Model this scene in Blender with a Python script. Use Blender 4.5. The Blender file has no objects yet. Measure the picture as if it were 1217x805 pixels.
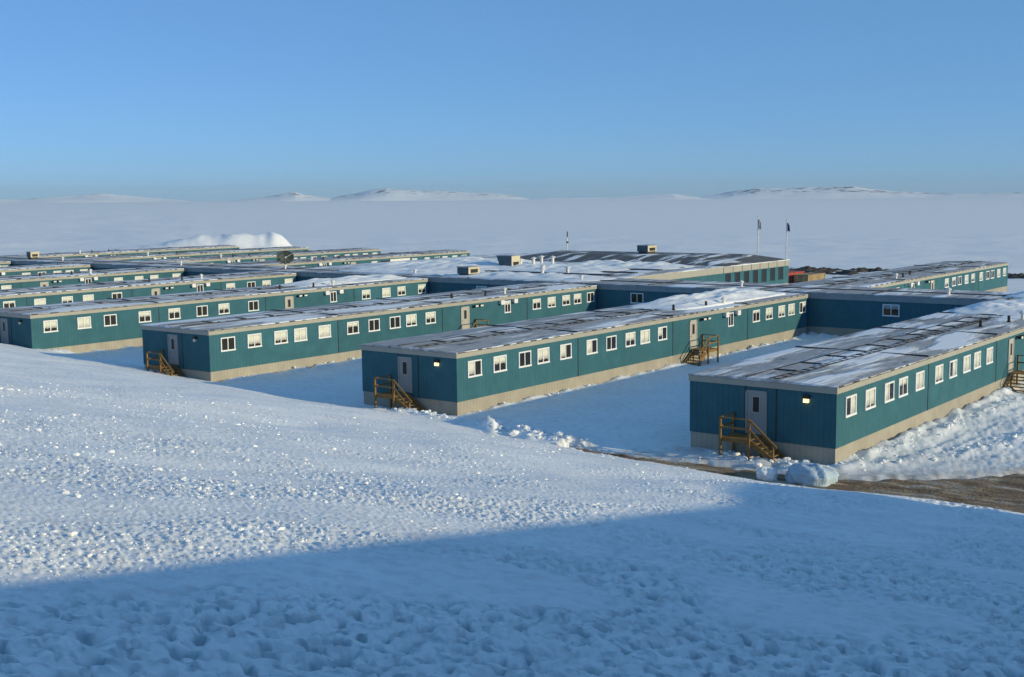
import bpy, math, random
import numpy as np
from mathutils import Matrix, Vector, Euler

random.seed(7)
rng = np.random.default_rng(7)
scene = bpy.context.scene
COL = scene.collection
rad = math.radians

# ------------------------------------------------------------------ camera
F_PX, PITCH, ROLL, YAW, CAM_Z = 1436.2, 0.11588, -0.00529, 0.66379, 12.839
cam_d = bpy.data.cameras.new("camera")
cam = bpy.data.objects.new("camera", cam_d); COL.objects.link(cam)
cam_d.sensor_fit = 'HORIZONTAL'; cam_d.sensor_width = 36.0
cam_d.lens = 36.0 * F_PX / 1217.0
cam_d.clip_start = 0.1; cam_d.clip_end = 60000
_sy, _cy, _sp, _cp = math.sin(YAW), math.cos(YAW), math.sin(PITCH), math.cos(PITCH)
fwd = Vector((-_sy * _cp, _cy * _cp, -_sp))
r0 = Vector((_cy, _sy, 0)); u0 = r0.cross(fwd)
rt = r0 * math.cos(ROLL) + u0 * math.sin(ROLL)
up = u0 * math.cos(ROLL) - r0 * math.sin(ROLL)
cam.matrix_world = Matrix(((rt.x, up.x, -fwd.x, 0), (rt.y, up.y, -fwd.y, 0), (rt.z, up.z, -fwd.z, CAM_Z), (0, 0, 0, 1)))
scene.camera = cam

# ------------------------------------------------------------------ light
SUN = Vector((3.95, 0.87, 1.0)).normalized()
sun_el = math.asin(SUN.z); sun_az = math.atan2(SUN.x, SUN.y)      # azimuth clockwise from +Y
sd = bpy.data.lights.new("sun", 'SUN'); sd.energy = 3.9; sd.angle = rad(0.5); sd.color = (1.0, 0.84, 0.50)
so = bpy.data.objects.new("sun", sd); COL.objects.link(so)
so.rotation_euler = SUN.to_track_quat('Z', 'Y').to_euler(); so.location = (200, 40, 60)
W = bpy.data.worlds.new("World"); scene.world = W; W.use_nodes = True
wn, wl = W.node_tree.nodes, W.node_tree.links
sky = wn.new('ShaderNodeTexSky'); sky.sky_type = 'NISHITA'; sky.sun_disc = False
sky.sun_elevation = sun_el; sky.sun_rotation = sun_az
sky.altitude = 0; sky.air_density = 0.6; sky.dust_density = 0.3; sky.ozone_density = 4.0
bg = wn['Background']; bg.inputs['Strength'].default_value = 0.10
wb = wn.new('ShaderNodeVectorMath'); wb.operation = 'MULTIPLY'; wb.inputs[1].default_value = (0.62, 0.70, 0.84)
ms = wn.new('ShaderNodeVectorMath'); ms.operation = 'ADD'; ms.inputs[1].default_value = (0.74, 1.78, 2.85)   # light scattered back and forth between snowfields and sky
wl.new(sky.outputs[0], wb.inputs[0]); wl.new(wb.outputs[0], ms.inputs[0]); wl.new(ms.outputs[0], bg.inputs['Color'])

vs = scene.view_settings
scene.display_settings.display_device = 'sRGB'
vs.view_transform = 'Standard'; vs.look = 'None'; vs.gamma = 1.0; vs.use_curve_mapping = False
vs.exposure = 0.0
scene.cycles.use_denoising = True
scene.cycles.max_bounces = 6; scene.cycles.diffuse_bounces = 3; scene.cycles.glossy_bounces = 3
scene.cycles.transparent_max_bounces = 8; scene.cycles.volume_bounces = 0
scene.cycles.use_fast_gi = False

# ------------------------------------------------------------------ site layout (metres)
Y0 = 54.094                                   # line of the wing fronts
WL, WW = 49.2, 7.93                           # wing length and width
XS = [-22.74, -46.48, -69.69, -93.04, -115.31, -138.07, -160.52, -182.76]
SA, SB = 0.00616, 0.00549                     # the site falls gently away
ROT = (math.atan(SB), -math.atan(SA), 0.0)

def smooth(a, b, x):
    t = np.clip((x - a) / (b - a), 0, 1); return t * t * (3 - 2 * t)
def site(X, Y):
    X = np.asarray(X, float); Y = np.asarray(Y, float)
    R = np.hypot(X + 80, Y - 100)
    w = 1 - smooth(170, 600, R)
    return w * (SA * (X + 23) + SB * (Y - Y0)) - 3.0 * (1 - w)
def sz(X, Y): return float(site(X, Y))

# ------------------------------------------------------------------ noise
_P = rng.permutation(4096); _G = rng.uniform(0, 2 * math.pi, 4096); _GX, _GY = np.cos(_G), np.sin(_G)
def perlin(x, y, seed=0):
    x = x + seed * 37.17; y = y + seed * 91.7
    xi = np.floor(x).astype(np.int64); yi = np.floor(y).astype(np.int64)
    xf = x - xi; yf = y - yi
    def g(a, b, dx, dy):
        h = _P[(_P[a & 4095] + b) & 4095]; return _GX[h] * dx + _GY[h] * dy
    u = xf * xf * xf * (xf * (xf * 6 - 15) + 10); v = yf * yf * yf * (yf * (yf * 6 - 15) + 10)
    a = g(xi, yi, xf, yf); b = g(xi + 1, yi, xf - 1, yf); c = g(xi, yi + 1, xf, yf - 1); d = g(xi + 1, yi + 1, xf - 1, yf - 1)
    return (a + u * (b - a) + v * (c - a + u * (a - b - c + d))) * 1.5
def fbm(x, y, oct=3, seed=0, gain=.5):
    s = 0; a = 1
    for i in range(oct):
        s = s + a * perlin(x * 2.03 ** i, y * 2.03 ** i, seed + i * 3); a *= gain
    return s

# ------------------------------------------------------------------ materials
def new_mat(name):
    m = bpy.data.materials.new(name); m.use_nodes = True
    return m, m.node_tree.nodes, m.node_tree.links, m.node_tree.nodes['Principled BSDF']
def N(nodes, t, **kw):
    n = nodes.new(t)
    for k, v in kw.items(): setattr(n, k, v)
    return n
def mat(name, col, rough=.6, var=.12, scale=1.5, stretch=(1, 1, 1), metal=0, spec=.3, bump=0, bscale=20, emit=None):
    m, n, l, b = new_mat(name)
    b.inputs['Roughness'].default_value = rough; b.inputs['Metallic'].default_value = metal
    b.inputs['Specular IOR Level'].default_value = spec
    tc = N(n, 'ShaderNodeTexCoord'); mp = N(n, 'ShaderNodeMapping'); mp.inputs['Scale'].default_value = stretch
    l.new(tc.outputs['Object'], mp.inputs[0])
    ns = N(n, 'ShaderNodeTexNoise'); ns.inputs['Scale'].default_value = scale; ns.inputs['Detail'].default_value = 5
    l.new(mp.outputs[0], ns.inputs['Vector'])
    cr = N(n, 'ShaderNodeValToRGB'); e = cr.color_ramp.elements
    e[0].position = .3; e[1].position = .7
    e[0].color = tuple(c * (1 - var) for c in col) + (1,); e[1].color = tuple(min(1, c * (1 + var)) for c in col) + (1,)
    l.new(ns.outputs['Fac'], cr.inputs[0]); l.new(cr.outputs[0], b.inputs['Base Color'])
    if bump:
        n2 = N(n, 'ShaderNodeTexNoise'); n2.inputs['Scale'].default_value = bscale; n2.inputs['Detail'].default_value = 6
        l.new(mp.outputs[0], n2.inputs['Vector'])
        bp = N(n, 'ShaderNodeBump'); bp.inputs['Strength'].default_value = bump; bp.inputs['Distance'].default_value = .05
        l.new(n2.outputs['Fac'], bp.inputs['Height']); l.new(bp.outputs[0], b.inputs['Normal'])
    if emit:
        b.inputs['Emission Color'].default_value = emit[0] + (1,); b.inputs['Emission Strength'].default_value = emit[1]
    return m
def av_(n, l, tc, oi):
    f = N(n, 'ShaderNodeMath', operation='MULTIPLY'); l.new(oi.outputs['Random'], f.inputs[0]); f.inputs[1].default_value = 70
    c = N(n, 'ShaderNodeCombineXYZ'); l.new(f.outputs[0], c.inputs[0])
    a = N(n, 'ShaderNodeVectorMath', operation='ADD'); l.new(tc.outputs['Object'], a.inputs[0]); l.new(c.outputs[0], a.inputs[1])
    return a.outputs[0]
def siding(name, col, pitch=.3, depth=.012, var=.06):
    """ribbed metal cladding with vertical ribs, streaks and slight panel-to-panel tone"""
    m, n, l, b = new_mat(name)
    b.inputs['Roughness'].default_value = .6; b.inputs['Specular IOR Level'].default_value = .08
    tc = N(n, 'ShaderNodeTexCoord'); sp = N(n, 'ShaderNodeSeparateXYZ'); l.new(tc.outputs['Object'], sp.inputs[0])
    ad = N(n, 'ShaderNodeMath', operation='ADD'); l.new(sp.outputs[0], ad.inputs[0]); l.new(sp.outputs[1], ad.inputs[1])
    ml = N(n, 'ShaderNodeMath', operation='DIVIDE'); l.new(ad.outputs[0], ml.inputs[0]); ml.inputs[1].default_value = pitch
    fr = N(n, 'ShaderNodeMath', operation='FRACT'); l.new(ml.outputs[0], fr.inputs[0])
    pp = N(n, 'ShaderNodeMath', operation='PINGPONG'); l.new(ml.outputs[0], pp.inputs[0]); pp.inputs[1].default_value = .5
    lt = N(n, 'ShaderNodeMapRange'); l.new(pp.outputs[0], lt.inputs[0])
    lt.inputs[1].default_value = .06; lt.inputs[2].default_value = .14
    bp = N(n, 'ShaderNodeBump'); bp.inputs['Distance'].default_value = depth; bp.inputs['Strength'].default_value = .5
    l.new(lt.outputs[0], bp.inputs['Height']); l.new(bp.outputs[0], b.inputs['Normal'])
    fl = N(n, 'ShaderNodeMath', operation='FLOOR'); 
    m4 = N(n, 'ShaderNodeMath', operation='DIVIDE'); l.new(ad.outputs[0], m4.inputs[0]); m4.inputs[1].default_value = pitch * 3
    l.new(m4.outputs[0], fl.inputs[0])
    wn_ = N(n, 'ShaderNodeTexWhiteNoise', noise_dimensions='1D'); l.new(fl.outputs[0], wn_.inputs['W'])
    mp = N(n, 'ShaderNodeMapping'); mp.inputs['Scale'].default_value = (2.2, 2.2, .35); l.new(tc.outputs['Object'], mp.inputs[0])
    ns = N(n, 'ShaderNodeTexNoise'); ns.inputs['Scale'].default_value = 1.3; ns.inputs['Detail'].default_value = 6; l.new(mp.outputs[0], ns.inputs['Vector'])
    s1 = N(n, 'ShaderNodeMath', operation='MULTIPLY_ADD'); l.new(wn_.outputs['Value'], s1.inputs[0]); s1.inputs[1].default_value = var; s1.inputs[2].default_value = 1 - var * 1.5
    s2 = N(n, 'ShaderNodeMath', operation='MULTIPLY_ADD'); l.new(ns.outputs['Fac'], s2.inputs[0]); s2.inputs[1].default_value = var * 2; l.new(s1.outputs[0], s2.inputs[2])
    rb = N(n, 'ShaderNodeMath', operation='MULTIPLY_ADD'); l.new(lt.outputs[0], rb.inputs[0]); rb.inputs[1].default_value = .1; rb.inputs[2].default_value = .9
    s3 = N(n, 'ShaderNodeMath', operation='MULTIPLY'); l.new(s2.outputs[0], s3.inputs[0]); l.new(rb.outputs[0], s3.inputs[1])
    oi = N(n, 'ShaderNodeObjectInfo')
    md = N(n, 'ShaderNodeMath', operation='DIVIDE'); l.new(sp.outputs[1], md.inputs[0]); md.inputs[1].default_value = 12.55
    mf = N(n, 'ShaderNodeMath', operation='FLOOR'); l.new(md.outputs[0], mf.inputs[0])
    mo = N(n, 'ShaderNodeMath', operation='MULTIPLY_ADD'); l.new(oi.outputs['Random'], mo.inputs[0]); mo.inputs[1].default_value = 57; l.new(mf.outputs[0], mo.inputs[2])
    mw = N(n, 'ShaderNodeTexWhiteNoise', noise_dimensions='1D'); l.new(mo.outputs[0], mw.inputs['W'])
    mk = N(n, 'ShaderNodeMath', operation='MULTIPLY_ADD'); l.new(mw.outputs['Value'], mk.inputs[0]); mk.inputs[1].default_value = .16; mk.inputs[2].default_value = .92
    st = N(n, 'ShaderNodeTexNoise'); st.inputs['Scale'].default_value = .9; st.inputs['Detail'].default_value = 8; st.inputs['Roughness'].default_value = .65; l.new(av_(n, l, tc, oi), st.inputs['Vector'])
    sm_ = N(n, 'ShaderNodeMapRange'); sm_.inputs[1].default_value = .3; sm_.inputs[2].default_value = .7; sm_.inputs[3].default_value = .86; sm_.inputs[4].default_value = 1.12; l.new(st.outputs['Fac'], sm_.inputs[0])
    s4 = N(n, 'ShaderNodeMath', operation='MULTIPLY'); l.new(s3.outputs[0], s4.inputs[0]); l.new(mk.outputs[0], s4.inputs[1])
    s5 = N(n, 'ShaderNodeMath', operation='MULTIPLY'); l.new(s4.outputs[0], s5.inputs[0]); l.new(sm_.outputs[0], s5.inputs[1]); s3 = s5
    vm = N(n, 'ShaderNodeVectorMath', operation='SCALE'); vm.inputs[0].default_value = col; l.new(s3.outputs[0], vm.inputs['Scale'])
    l.new(vm.outputs[0], b.inputs['Base Color'])
    return m
def snow_mat(name, col=(.89, .915, .95), bump=.5, dirt=False):
    m, n, l, b = new_mat(name)
    b.inputs['Roughness'].default_value = .75; b.inputs['Specular IOR Level'].default_value = .15
    tc = N(n, 'ShaderNodeTexCoord')
    n1 = N(n, 'ShaderNodeTexNoise'); n1.inputs['Scale'].default_value = .35; n1.inputs['Detail'].default_value = 8; n1.inputs['Roughness'].default_value = .62
    l.new(tc.outputs['Object'], n1.inputs['Vector'])
    cr = N(n, 'ShaderNodeValToRGB'); e = cr.color_ramp.elements; e[0].position = .35; e[1].position = .65
    e[0].color = tuple(c * .94 for c in col) + (1,); e[1].color = tuple(min(.97, c * 1.03) for c in col) + (1,)
    l.new(n1.outputs['Fac'], cr.inputs[0])
    n5 = N(n, 'ShaderNodeTexNoise'); n5.inputs['Scale'].default_value = 2.6; n5.inputs['Detail'].default_value = 7; n5.inputs['Roughness'].default_value = .66
    l.new(tc.outputs['Object'], n5.inputs['Vector'])
    m5 = N(n, 'ShaderNodeMapRange'); m5.inputs[1].default_value = .36; m5.inputs[2].default_value = .52; m5.inputs[3].default_value = .85; m5.inputs[4].default_value = 1.0
    l.new(n5.outputs['Fac'], m5.inputs[0])
    v5 = N(n, 'ShaderNodeVectorMath', operation='SCALE'); l.new(cr.outputs[0], v5.inputs[0]); l.new(m5.outputs[0], v5.inputs['Scale'])
    base = v5.outputs[0]
    a6 = N(n, 'ShaderNodeAttribute', attribute_name='ice')  # mask for ice spots and for the painted shade in the pits
    mx6 = N(n, 'ShaderNodeMix', data_type='RGBA'); l.new(a6.outputs['Fac'], mx6.inputs['Factor']); l.new(base, mx6.inputs['A']); mx6.inputs['B'].default_value = (.30, .42, .50, 1)
    base = mx6.outputs['Result']
    if dirt:
        at = N(n, 'ShaderNodeAttribute', attribute_name='dirt')
        n3 = N(n, 'ShaderNodeTexNoise'); n3.inputs['Scale'].default_value = 1.7; n3.inputs['Detail'].default_value = 7; l.new(tc.outputs['Object'], n3.inputs['Vector'])
        mu = N(n, 'ShaderNodeMath', operation='MULTIPLY_ADD'); l.new(n3.outputs['Fac'], mu.inputs[0]); mu.inputs[1].default_value = 1.6; mu.inputs[2].default_value = -.35
        m2 = N(n, 'ShaderNodeMath', operation='MULTIPLY', use_clamp=True); l.new(at.outputs['Fac'], m2.inputs[0]); l.new(mu.outputs[0], m2.inputs[1])
        mx = N(n, 'ShaderNodeMix', data_type='RGBA'); l.new(m2.outputs[0], mx.inputs['Factor']); l.new(base, mx.inputs['A']); mx.inputs['B'].default_value = (.21, .175, .14, 1)
        base = mx.outputs['Result']
    l.new(base, b.inputs['Base Color'])
    n2 = N(n, 'ShaderNodeTexNoise'); n2.inputs['Scale'].default_value = 9; n2.inputs['Detail'].default_value = 9; n2.inputs['Roughness'].default_value = .7
    l.new(tc.outputs['Object'], n2.inputs['Vector'])
    bp = N(n, 'ShaderNodeBump'); bp.inputs['Strength'].default_value = bump; bp.inputs['Distance'].default_value = .06
    l.new(n2.outputs['Fac'], bp.inputs['Height']); l.new(bp.outputs[0], b.inputs['Normal'])
    return m
def roof_mat(name, c0=.33, c1=.46):
    """grey membrane partly under wind-packed snow; how much is the roof object's own 'snow' property"""
    m, n, l, b = new_mat(name)
    b.inputs['Roughness'].default_value = .7; b.inputs['Specular IOR Level'].default_value = .25
    tc = N(n, 'ShaderNodeTexCoord'); oi = N(n, 'ShaderNodeObjectInfo')
    of = N(n, 'ShaderNodeMath', operation='MULTIPLY'); l.new(oi.outputs['Random'], of.inputs[0]); of.inputs[1].default_value = 90
    cb = N(n, 'ShaderNodeCombineXYZ'); l.new(of.outputs[0], cb.inputs[0]); l.new(of.outputs[0], cb.inputs[1])
    av = N(n, 'ShaderNodeVectorMath', operation='ADD'); l.new(tc.outputs['Object'], av.inputs[0]); l.new(cb.outputs[0], av.inputs[1])
    mp = N(n, 'ShaderNodeMapping'); mp.inputs['Scale'].default_value = (.55, .11, .5); l.new(av.outputs[0], mp.inputs[0])
    n1 = N(n, 'ShaderNodeTexNoise'); n1.inputs['Scale'].default_value = 1.0; n1.inputs['Detail'].default_value = 7; n1.inputs['Roughness'].default_value = .55; n1.inputs['Distortion'].default_value = .4
    l.new(mp.outputs[0], n1.inputs['Vector'])
    at = N(n, 'ShaderNodeAttribute', attribute_type='OBJECT', attribute_name='snow')
    sb = N(n, 'ShaderNodeMath', operation='ADD'); l.new(n1.outputs['Fac'], sb.inputs[0]); l.new(at.outputs['Fac'], sb.inputs[1])
    mr = N(n, 'ShaderNodeMapRange'); mr.inputs[1].default_value = .97; mr.inputs[2].default_value = 1.06; l.new(sb.outputs[0], mr.inputs[0])
    n2 = N(n, 'ShaderNodeTexNoise'); n2.inputs['Scale'].default_value = 2.5; n2.inputs['Detail'].default_value = 6; l.new(av.outputs[0], n2.inputs['Vector'])
    cr = N(n, 'ShaderNodeValToRGB'); e = cr.color_ramp.elements; e[0].position = .3; e[1].position = .7
    e[0].color = (c0, c0, c0 * 1.03, 1); e[1].color = (c1, c1, c1 * 1.03, 1); l.new(n2.outputs['Fac'], cr.inputs[0])
    mp3 = N(n, 'ShaderNodeMapping'); mp3.inputs['Scale'].default_value = (1.5, .28, 1); mp3.inputs['Location'].default_value = (31, 17, 0); l.new(av.outputs[0], mp3.inputs[0])
    n3 = N(n, 'ShaderNodeTexNoise'); n3.inputs['Scale'].default_value = 1.0; n3.inputs['Detail'].default_value = 5; l.new(mp3.outputs[0], n3.inputs['Vector'])
    m3 = N(n, 'ShaderNodeMapRange'); m3.inputs[1].default_value = .57; m3.inputs[2].default_value = .66; l.new(n3.outputs['Fac'], m3.inputs[0])
    mx3 = N(n, 'ShaderNodeMix', data_type='RGBA'); l.new(m3.outputs[0], mx3.inputs['Factor']); l.new(cr.outputs[0], mx3.inputs['A']); mx3.inputs['B'].default_value = (.16, .16, .17, 1)
    mx = N(n, 'ShaderNodeMix', data_type='RGBA'); l.new(mr.outputs[0], mx.inputs['Factor']); l.new(mx3.outputs['Result'], mx.inputs['A']); mx.inputs['B'].default_value = (.86, .89, .94, 1)
    l.new(mx.outputs['Result'], b.inputs['Base Color'])
    bp = N(n, 'ShaderNodeBump'); bp.inputs['Strength'].default_value = .6; bp.inputs['Distance'].default_value = .12
    l.new(mr.outputs[0], bp.inputs['Height']); l.new(bp.outputs[0], b.inputs['Normal'])
    return m

M = {}
M['snow'] = snow_mat('snow', bump=.45, dirt=True)
M['drift'] = snow_mat('drift_snow', bump=.4)
M['ice'] = snow_mat('packed_ice_snow', col=(.46, .60, .73), bump=1.0)
M['teal'] = siding('teal_siding', (.041, .130, .165))
M['skirt'] = siding('beige_skirting', (.35, .33, .28), pitch=.3, depth=.006, var=.05)
M['beige'] = mat('beige_trim', (.35, .345, .30), .55, .06)
M['roof'] = roof_mat('roof_membrane')
M['crown'] = roof_mat('dark_crown_roof', .07, .15)
M['rubber'] = mat('black_rubber', (.05, .05, .055), .7, .2)
M['dark_metal'] = mat('dark_roof_metal', (.085, .09, .10), .5, .55, .8, (.12, 1.6, 1.6), spec=.35)
M['white'] = mat('white_vinyl', (.74, .77, .79), .4, .04)
M['blind'] = mat('curtain_cloth', (.66, .69, .69), .8, .08, 4)
M['inside'] = mat('dark_room', (.015, .017, .02), .5, .2)
M['door'] = mat('pale_grey_door', (.42, .41, .37), .45, .06)
M['wood'] = mat('weathered_timber', (.23, .135, .045), .7, .25, 3, (1, 1, 8), bump=.2)
M['shade_door'] = mat('grey_shaded_door', (.27, .29, .30), .5, .08)  # darker copy of the door colour, end-wall shade put into the paint
M['unit_blue'] = mat('dark_blue_grey_steel', (.07, .11, .14), .5, .1)
M['mesh'] = mat('dark_dish_mesh', (.06, .075, .07), .6, .6, 4)
M['metal'] = mat('galvanised_steel', (.42, .43, .44), .4, .12, metal=.6)
M['grey_box'] = mat('grey_painted_steel', (.27, .30, .31), .5, .1)
M['cream'] = mat('cream_panel', (.55, .50, .36), .5, .08)
M['vent_white'] = mat('white_pipe', (.72, .72, .70), .45, .06)
M['black'] = mat('black_fitting', (.02, .02, .022), .5, .1)
M['red'] = mat('red_paint', (.34, .06, .04), .5, .15)
M['rust'] = mat('ochre_paint', (.27, .20, .10), .6, .25)
M['flagred'] = mat('red_cloth', (.50, .03, .03), .8, .1)
M['flagwhite'] = mat('white_cloth', (.75, .75, .75), .8, .05)
M['flagnavy'] = mat('navy_cloth', (.02, .03, .10), .8, .1)
M['lamp_on'] = mat('lit_lamp_glass', (.9, .7, .4), .3, .0, emit=((1.0, .62, .22), 3.0))
M['lamp_off'] = mat('lamp_glass', (.6, .58, .5), .2, .05, spec=.5)
M['bark'] = mat('grey_bark', (.09, .07, .05), .9, .3, 6)
M['leaf'] = mat('dark_needles', (.075, .095, .07), .8, .4, 3)
M['stone'] = mat('dark_stone', (.06, .055, .05), .9, .4, .8, bump=.4, bscale=3)
def glass():
    m, n, l, b = new_mat('window_glass')
    n.remove(b); out = n['Material Output']
    t = N(n, 'ShaderNodeBsdfTransparent'); t.inputs[0].default_value = (.95, .96, .96, 1)
    g = N(n, 'ShaderNodeBsdfGlossy'); g.inputs['Roughness'].default_value = .04
    f = N(n, 'ShaderNodeFresnel'); f.inputs[0].default_value = 1.5
    mx = N(n, 'ShaderNodeMixShader'); l.new(f.outputs[0], mx.inputs[0]); l.new(t.outputs[0], mx.inputs[1]); l.new(g.outputs[0], mx.inputs[2])
    l.new(mx.outputs[0], out.inputs['Surface'])
    return m
M['glass'] = glass()
def road_mat():
    m, n, l, b = new_mat('gritted_road')
    b.inputs['Roughness'].default_value = .85; b.inputs['Specular IOR Level'].default_value = .2
    tc = N(n, 'ShaderNodeTexCoord'); mp = N(n, 'ShaderNodeMapping'); mp.inputs['Scale'].default_value = (.35, 1.3, 1)
    mp.inputs['Rotation'].default_value = (0, 0, rad(-22)); l.new(tc.outputs['Object'], mp.inputs[0])
    ns = N(n, 'ShaderNodeTexNoise'); ns.inputs['Scale'].default_value = 1.1; ns.inputs['Detail'].default_value = 10; ns.inputs['Roughness'].default_value = .68
    l.new(mp.outputs[0], ns.inputs['Vector'])
    cr = N(n, 'ShaderNodeValToRGB'); e = cr.color_ramp.elements
    e[0].position = .33; e[0].color = (.10, .07, .045, 1); e[1].position = .72; e[1].color = (.70, .68, .66, 1)
    x = e.new(.50); x.color = (.27, .19, .12, 1); x = e.new(.6); x.color = (.42, .37, .31, 1)
    l.new(ns.outputs['Fac'], cr.inputs[0]); l.new(cr.outputs[0], b.inputs['Base Color'])
    n2 = N(n, 'ShaderNodeTexNoise'); n2.inputs['Scale'].default_value = 6; n2.inputs['Detail'].default_value = 8; l.new(tc.outputs['Object'], n2.inputs['Vector'])
    bp = N(n, 'ShaderNodeBump'); bp.inputs['Strength'].default_value = .7; bp.inputs['Distance'].default_value = .08
    l.new(n2.outputs['Fac'], bp.inputs['Height']); l.new(bp.outputs[0], b.inputs['Normal'])
    return m
M['road'] = road_mat()
def hill_mat():
    m, n, l, b = new_mat('hill_rock_and_snow')
    b.inputs['Roughness'].default_value = .85; b.inputs['Specular IOR Level'].default_value = .1
    tc = N(n, 'ShaderNodeTexCoord'); mp = N(n, 'ShaderNodeMapping'); mp.inputs['Scale'].default_value = (1, 1, 2.5); l.new(tc.outputs['Object'], mp.inputs[0])
    ns = N(n, 'ShaderNodeTexNoise'); ns.inputs['Scale'].default_value = .011; ns.inputs['Detail'].default_value = 8; ns.inputs['Roughness'].default_value = .62
    l.new(mp.outputs[0], ns.inputs['Vector'])
    at = N(n, 'ShaderNodeAttribute', attribute_name='rock')
    ad = N(n, 'ShaderNodeMath', operation='ADD'); l.new(ns.outputs['Fac'], ad.inputs[0]); l.new(at.outputs['Fac'], ad.inputs[1])
    mr = N(n, 'ShaderNodeMapRange'); mr.inputs[1].default_value = .98; mr.inputs[2].default_value = 1.06; l.new(ad.outputs[0], mr.inputs[0])
    mx = N(n, 'ShaderNodeMix', data_type='RGBA'); l.new(mr.outputs[0], mx.inputs['Factor'])
    mx.inputs['A'].default_value = (.84, .87, .92, 1); mx.inputs['B'].default_value = (.09, .085, .085, 1)
    l.new(mx.outputs['Result'], b.inputs['Base Color'])
    return m
M['hill'] = hill_mat()

# ------------------------------------------------------------------ mesh building
class MB:
    def __init__(s): s.v = []; s.f = []; s.mi = []
    def box(s, x0, x1, y0, y1, z0, z1, mi=0):
        o = len(s.v)
        s.v += [(x0, y0, z0), (x1, y0, z0), (x1, y1, z0), (x0, y1, z0), (x0, y0, z1), (x1, y0, z1), (x1, y1, z1), (x0, y1, z1)]
        for q in ((3, 2, 1, 0), (4, 5, 6, 7), (0, 1, 5, 4), (1, 2, 6, 5), (2, 3, 7, 6), (3, 0, 4, 7)):
            s.f.append(tuple(o + i for i in q)); s.mi.append(mi)
        return s
    def bar(s, a, b, w=.09, h=.09, mi=0):
        a = Vector(a); b = Vector(b); d = (b - a).normalized()
        u = d.cross(Vector((0, 0, 1)))
        if u.length < .05: u = Vector((1, 0, 0))
        u.normalize(); v = u.cross(d).normalized(); o = len(s.v)
        for p in (a, b):
            for i, j in ((-1, -1), (1, -1), (1, 1), (-1, 1)): s.v.append(tuple(p + u * (i * w / 2) + v * (j * h / 2)))
        for q in ((0, 1, 2, 3), (7, 6, 5, 4), (0, 4, 5, 1), (1, 5, 6, 2), (2, 6, 7, 3), (3, 7, 4, 0)):
            s.f.append(tuple(o + i for i in q)); s.mi.append(mi)
        return s
    def lathe(s, prof, n=12, c=(0, 0), mi=0, cap=True):
        o = len(s.v)
        for r, z in prof:
            for i in range(n):
                a = 2 * math.pi * i / n; s.v.append((c[0] + r * math.cos(a), c[1] + r * math.sin(a), z))
        for k in range(len(prof) - 1):
            for i in range(n):
                j = (i + 1) % n; s.f.append((o + k * n + i, o + k * n + j, o + (k + 1) * n + j, o + (k + 1) * n + i)); s.mi.append(mi)
        if cap:
            s.f.append(tuple(o + i for i in reversed(range(n)))); s.mi.append(mi)
            s.f.append(tuple(o + (len(prof) - 1) * n + i for i in range(n))); s.mi.append(mi)
        return s
    def prism(s, poly, z0, z1, mi=0):
        o = len(s.v); n = len(poly)
        s.v += [(x, y, z0) for x, y in poly] + [(x, y, z1) for x, y in poly]
        for i in range(n):
            j = (i + 1) % n; s.f.append((o + i, o + j, o + n + j, o + n + i)); s.mi.append(mi)
        s.f.append(tuple(o + i for i in reversed(range(n)))); s.mi.append(mi)
        s.f.append(tuple(o + n + i for i in range(n))); s.mi.append(mi)
        return s
    def mesh(s, name, mats, bevel=0, sm=False):
        me = bpy.data.meshes.new(name); me.from_pydata(s.v, [], s.f)
        for m in (mats if isinstance(mats, (list, tuple)) else [mats]): me.materials.append(m)
        me.polygons.foreach_set('material_index', s.mi)
        if sm: me.polygons.foreach_set('use_smooth', [True] * len(s.f))
        me.update()
        return me
def link(name, me, parent=None, loc=(0, 0, 0), rot=(0, 0, 0)):
    o = bpy.data.objects.new(name, me); COL.objects.link(o)
    o.location = loc; o.rotation_euler = rot
    if parent: o.parent = parent
    return o
CACHE = {}
def shared(key, fn):
    if key not in CACHE: CACHE[key] = fn()
    return CACHE[key]
def tag(o, label=None, cat=None, group=None, kind=None):
    if label: o['label'] = label
    if cat: o['category'] = cat
    if group: o['group'] = group
    if kind: o['kind'] = kind
    return o
def thing(name, label, cat, loc, rot=(0, 0, 0), group=None):
    o = link(name, None, None, loc, rot); o.empty_display_size = .5
    return tag(o, label, cat, group)
def on_site(x, y, h=0.0): return (x, y, sz(x, y) + h)

def grid_object(name, X, Y, Z, material, attrs=None, wrap=False, sm=True, parent=None):
    r, c = X.shape
    co = np.stack([X, Y, Z], -1).reshape(-1, 3)
    me = bpy.data.meshes.new(name)
    i = np.arange(r - 1)[:, None]; j = np.arange(c if wrap else c - 1)[None, :]; j2 = (j + 1) % c
    a = i * c + j; b = i * c + j2; d = (i + 1) * c + j; e = (i + 1) * c + j2
    F = np.stack([a, d, e, b], -1).reshape(-1, 4)
    me.vertices.add(len(co)); me.vertices.foreach_set('co', co.astype(np.float32).ravel())
    me.loops.add(F.size); me.loops.foreach_set('vertex_index', F.astype(np.int32).ravel())
    me.polygons.add(len(F)); me.polygons.foreach_set('loop_start', np.arange(0, F.size, 4, dtype=np.int32))
    me.polygons.foreach_set('loop_total', np.full(len(F), 4, np.int32))
    me.update(calc_edges=True)
    me.polygons.foreach_set('use_smooth', np.full(len(F), sm))
    for k, v in (attrs or {}).items():
        at = me.attributes.new(k, 'FLOAT', 'POINT'); at.data.foreach_set('value', v.astype(np.float32).ravel())
    me.materials.append(material); me.validate(); me.update()
    return link(name, me, parent)

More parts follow.
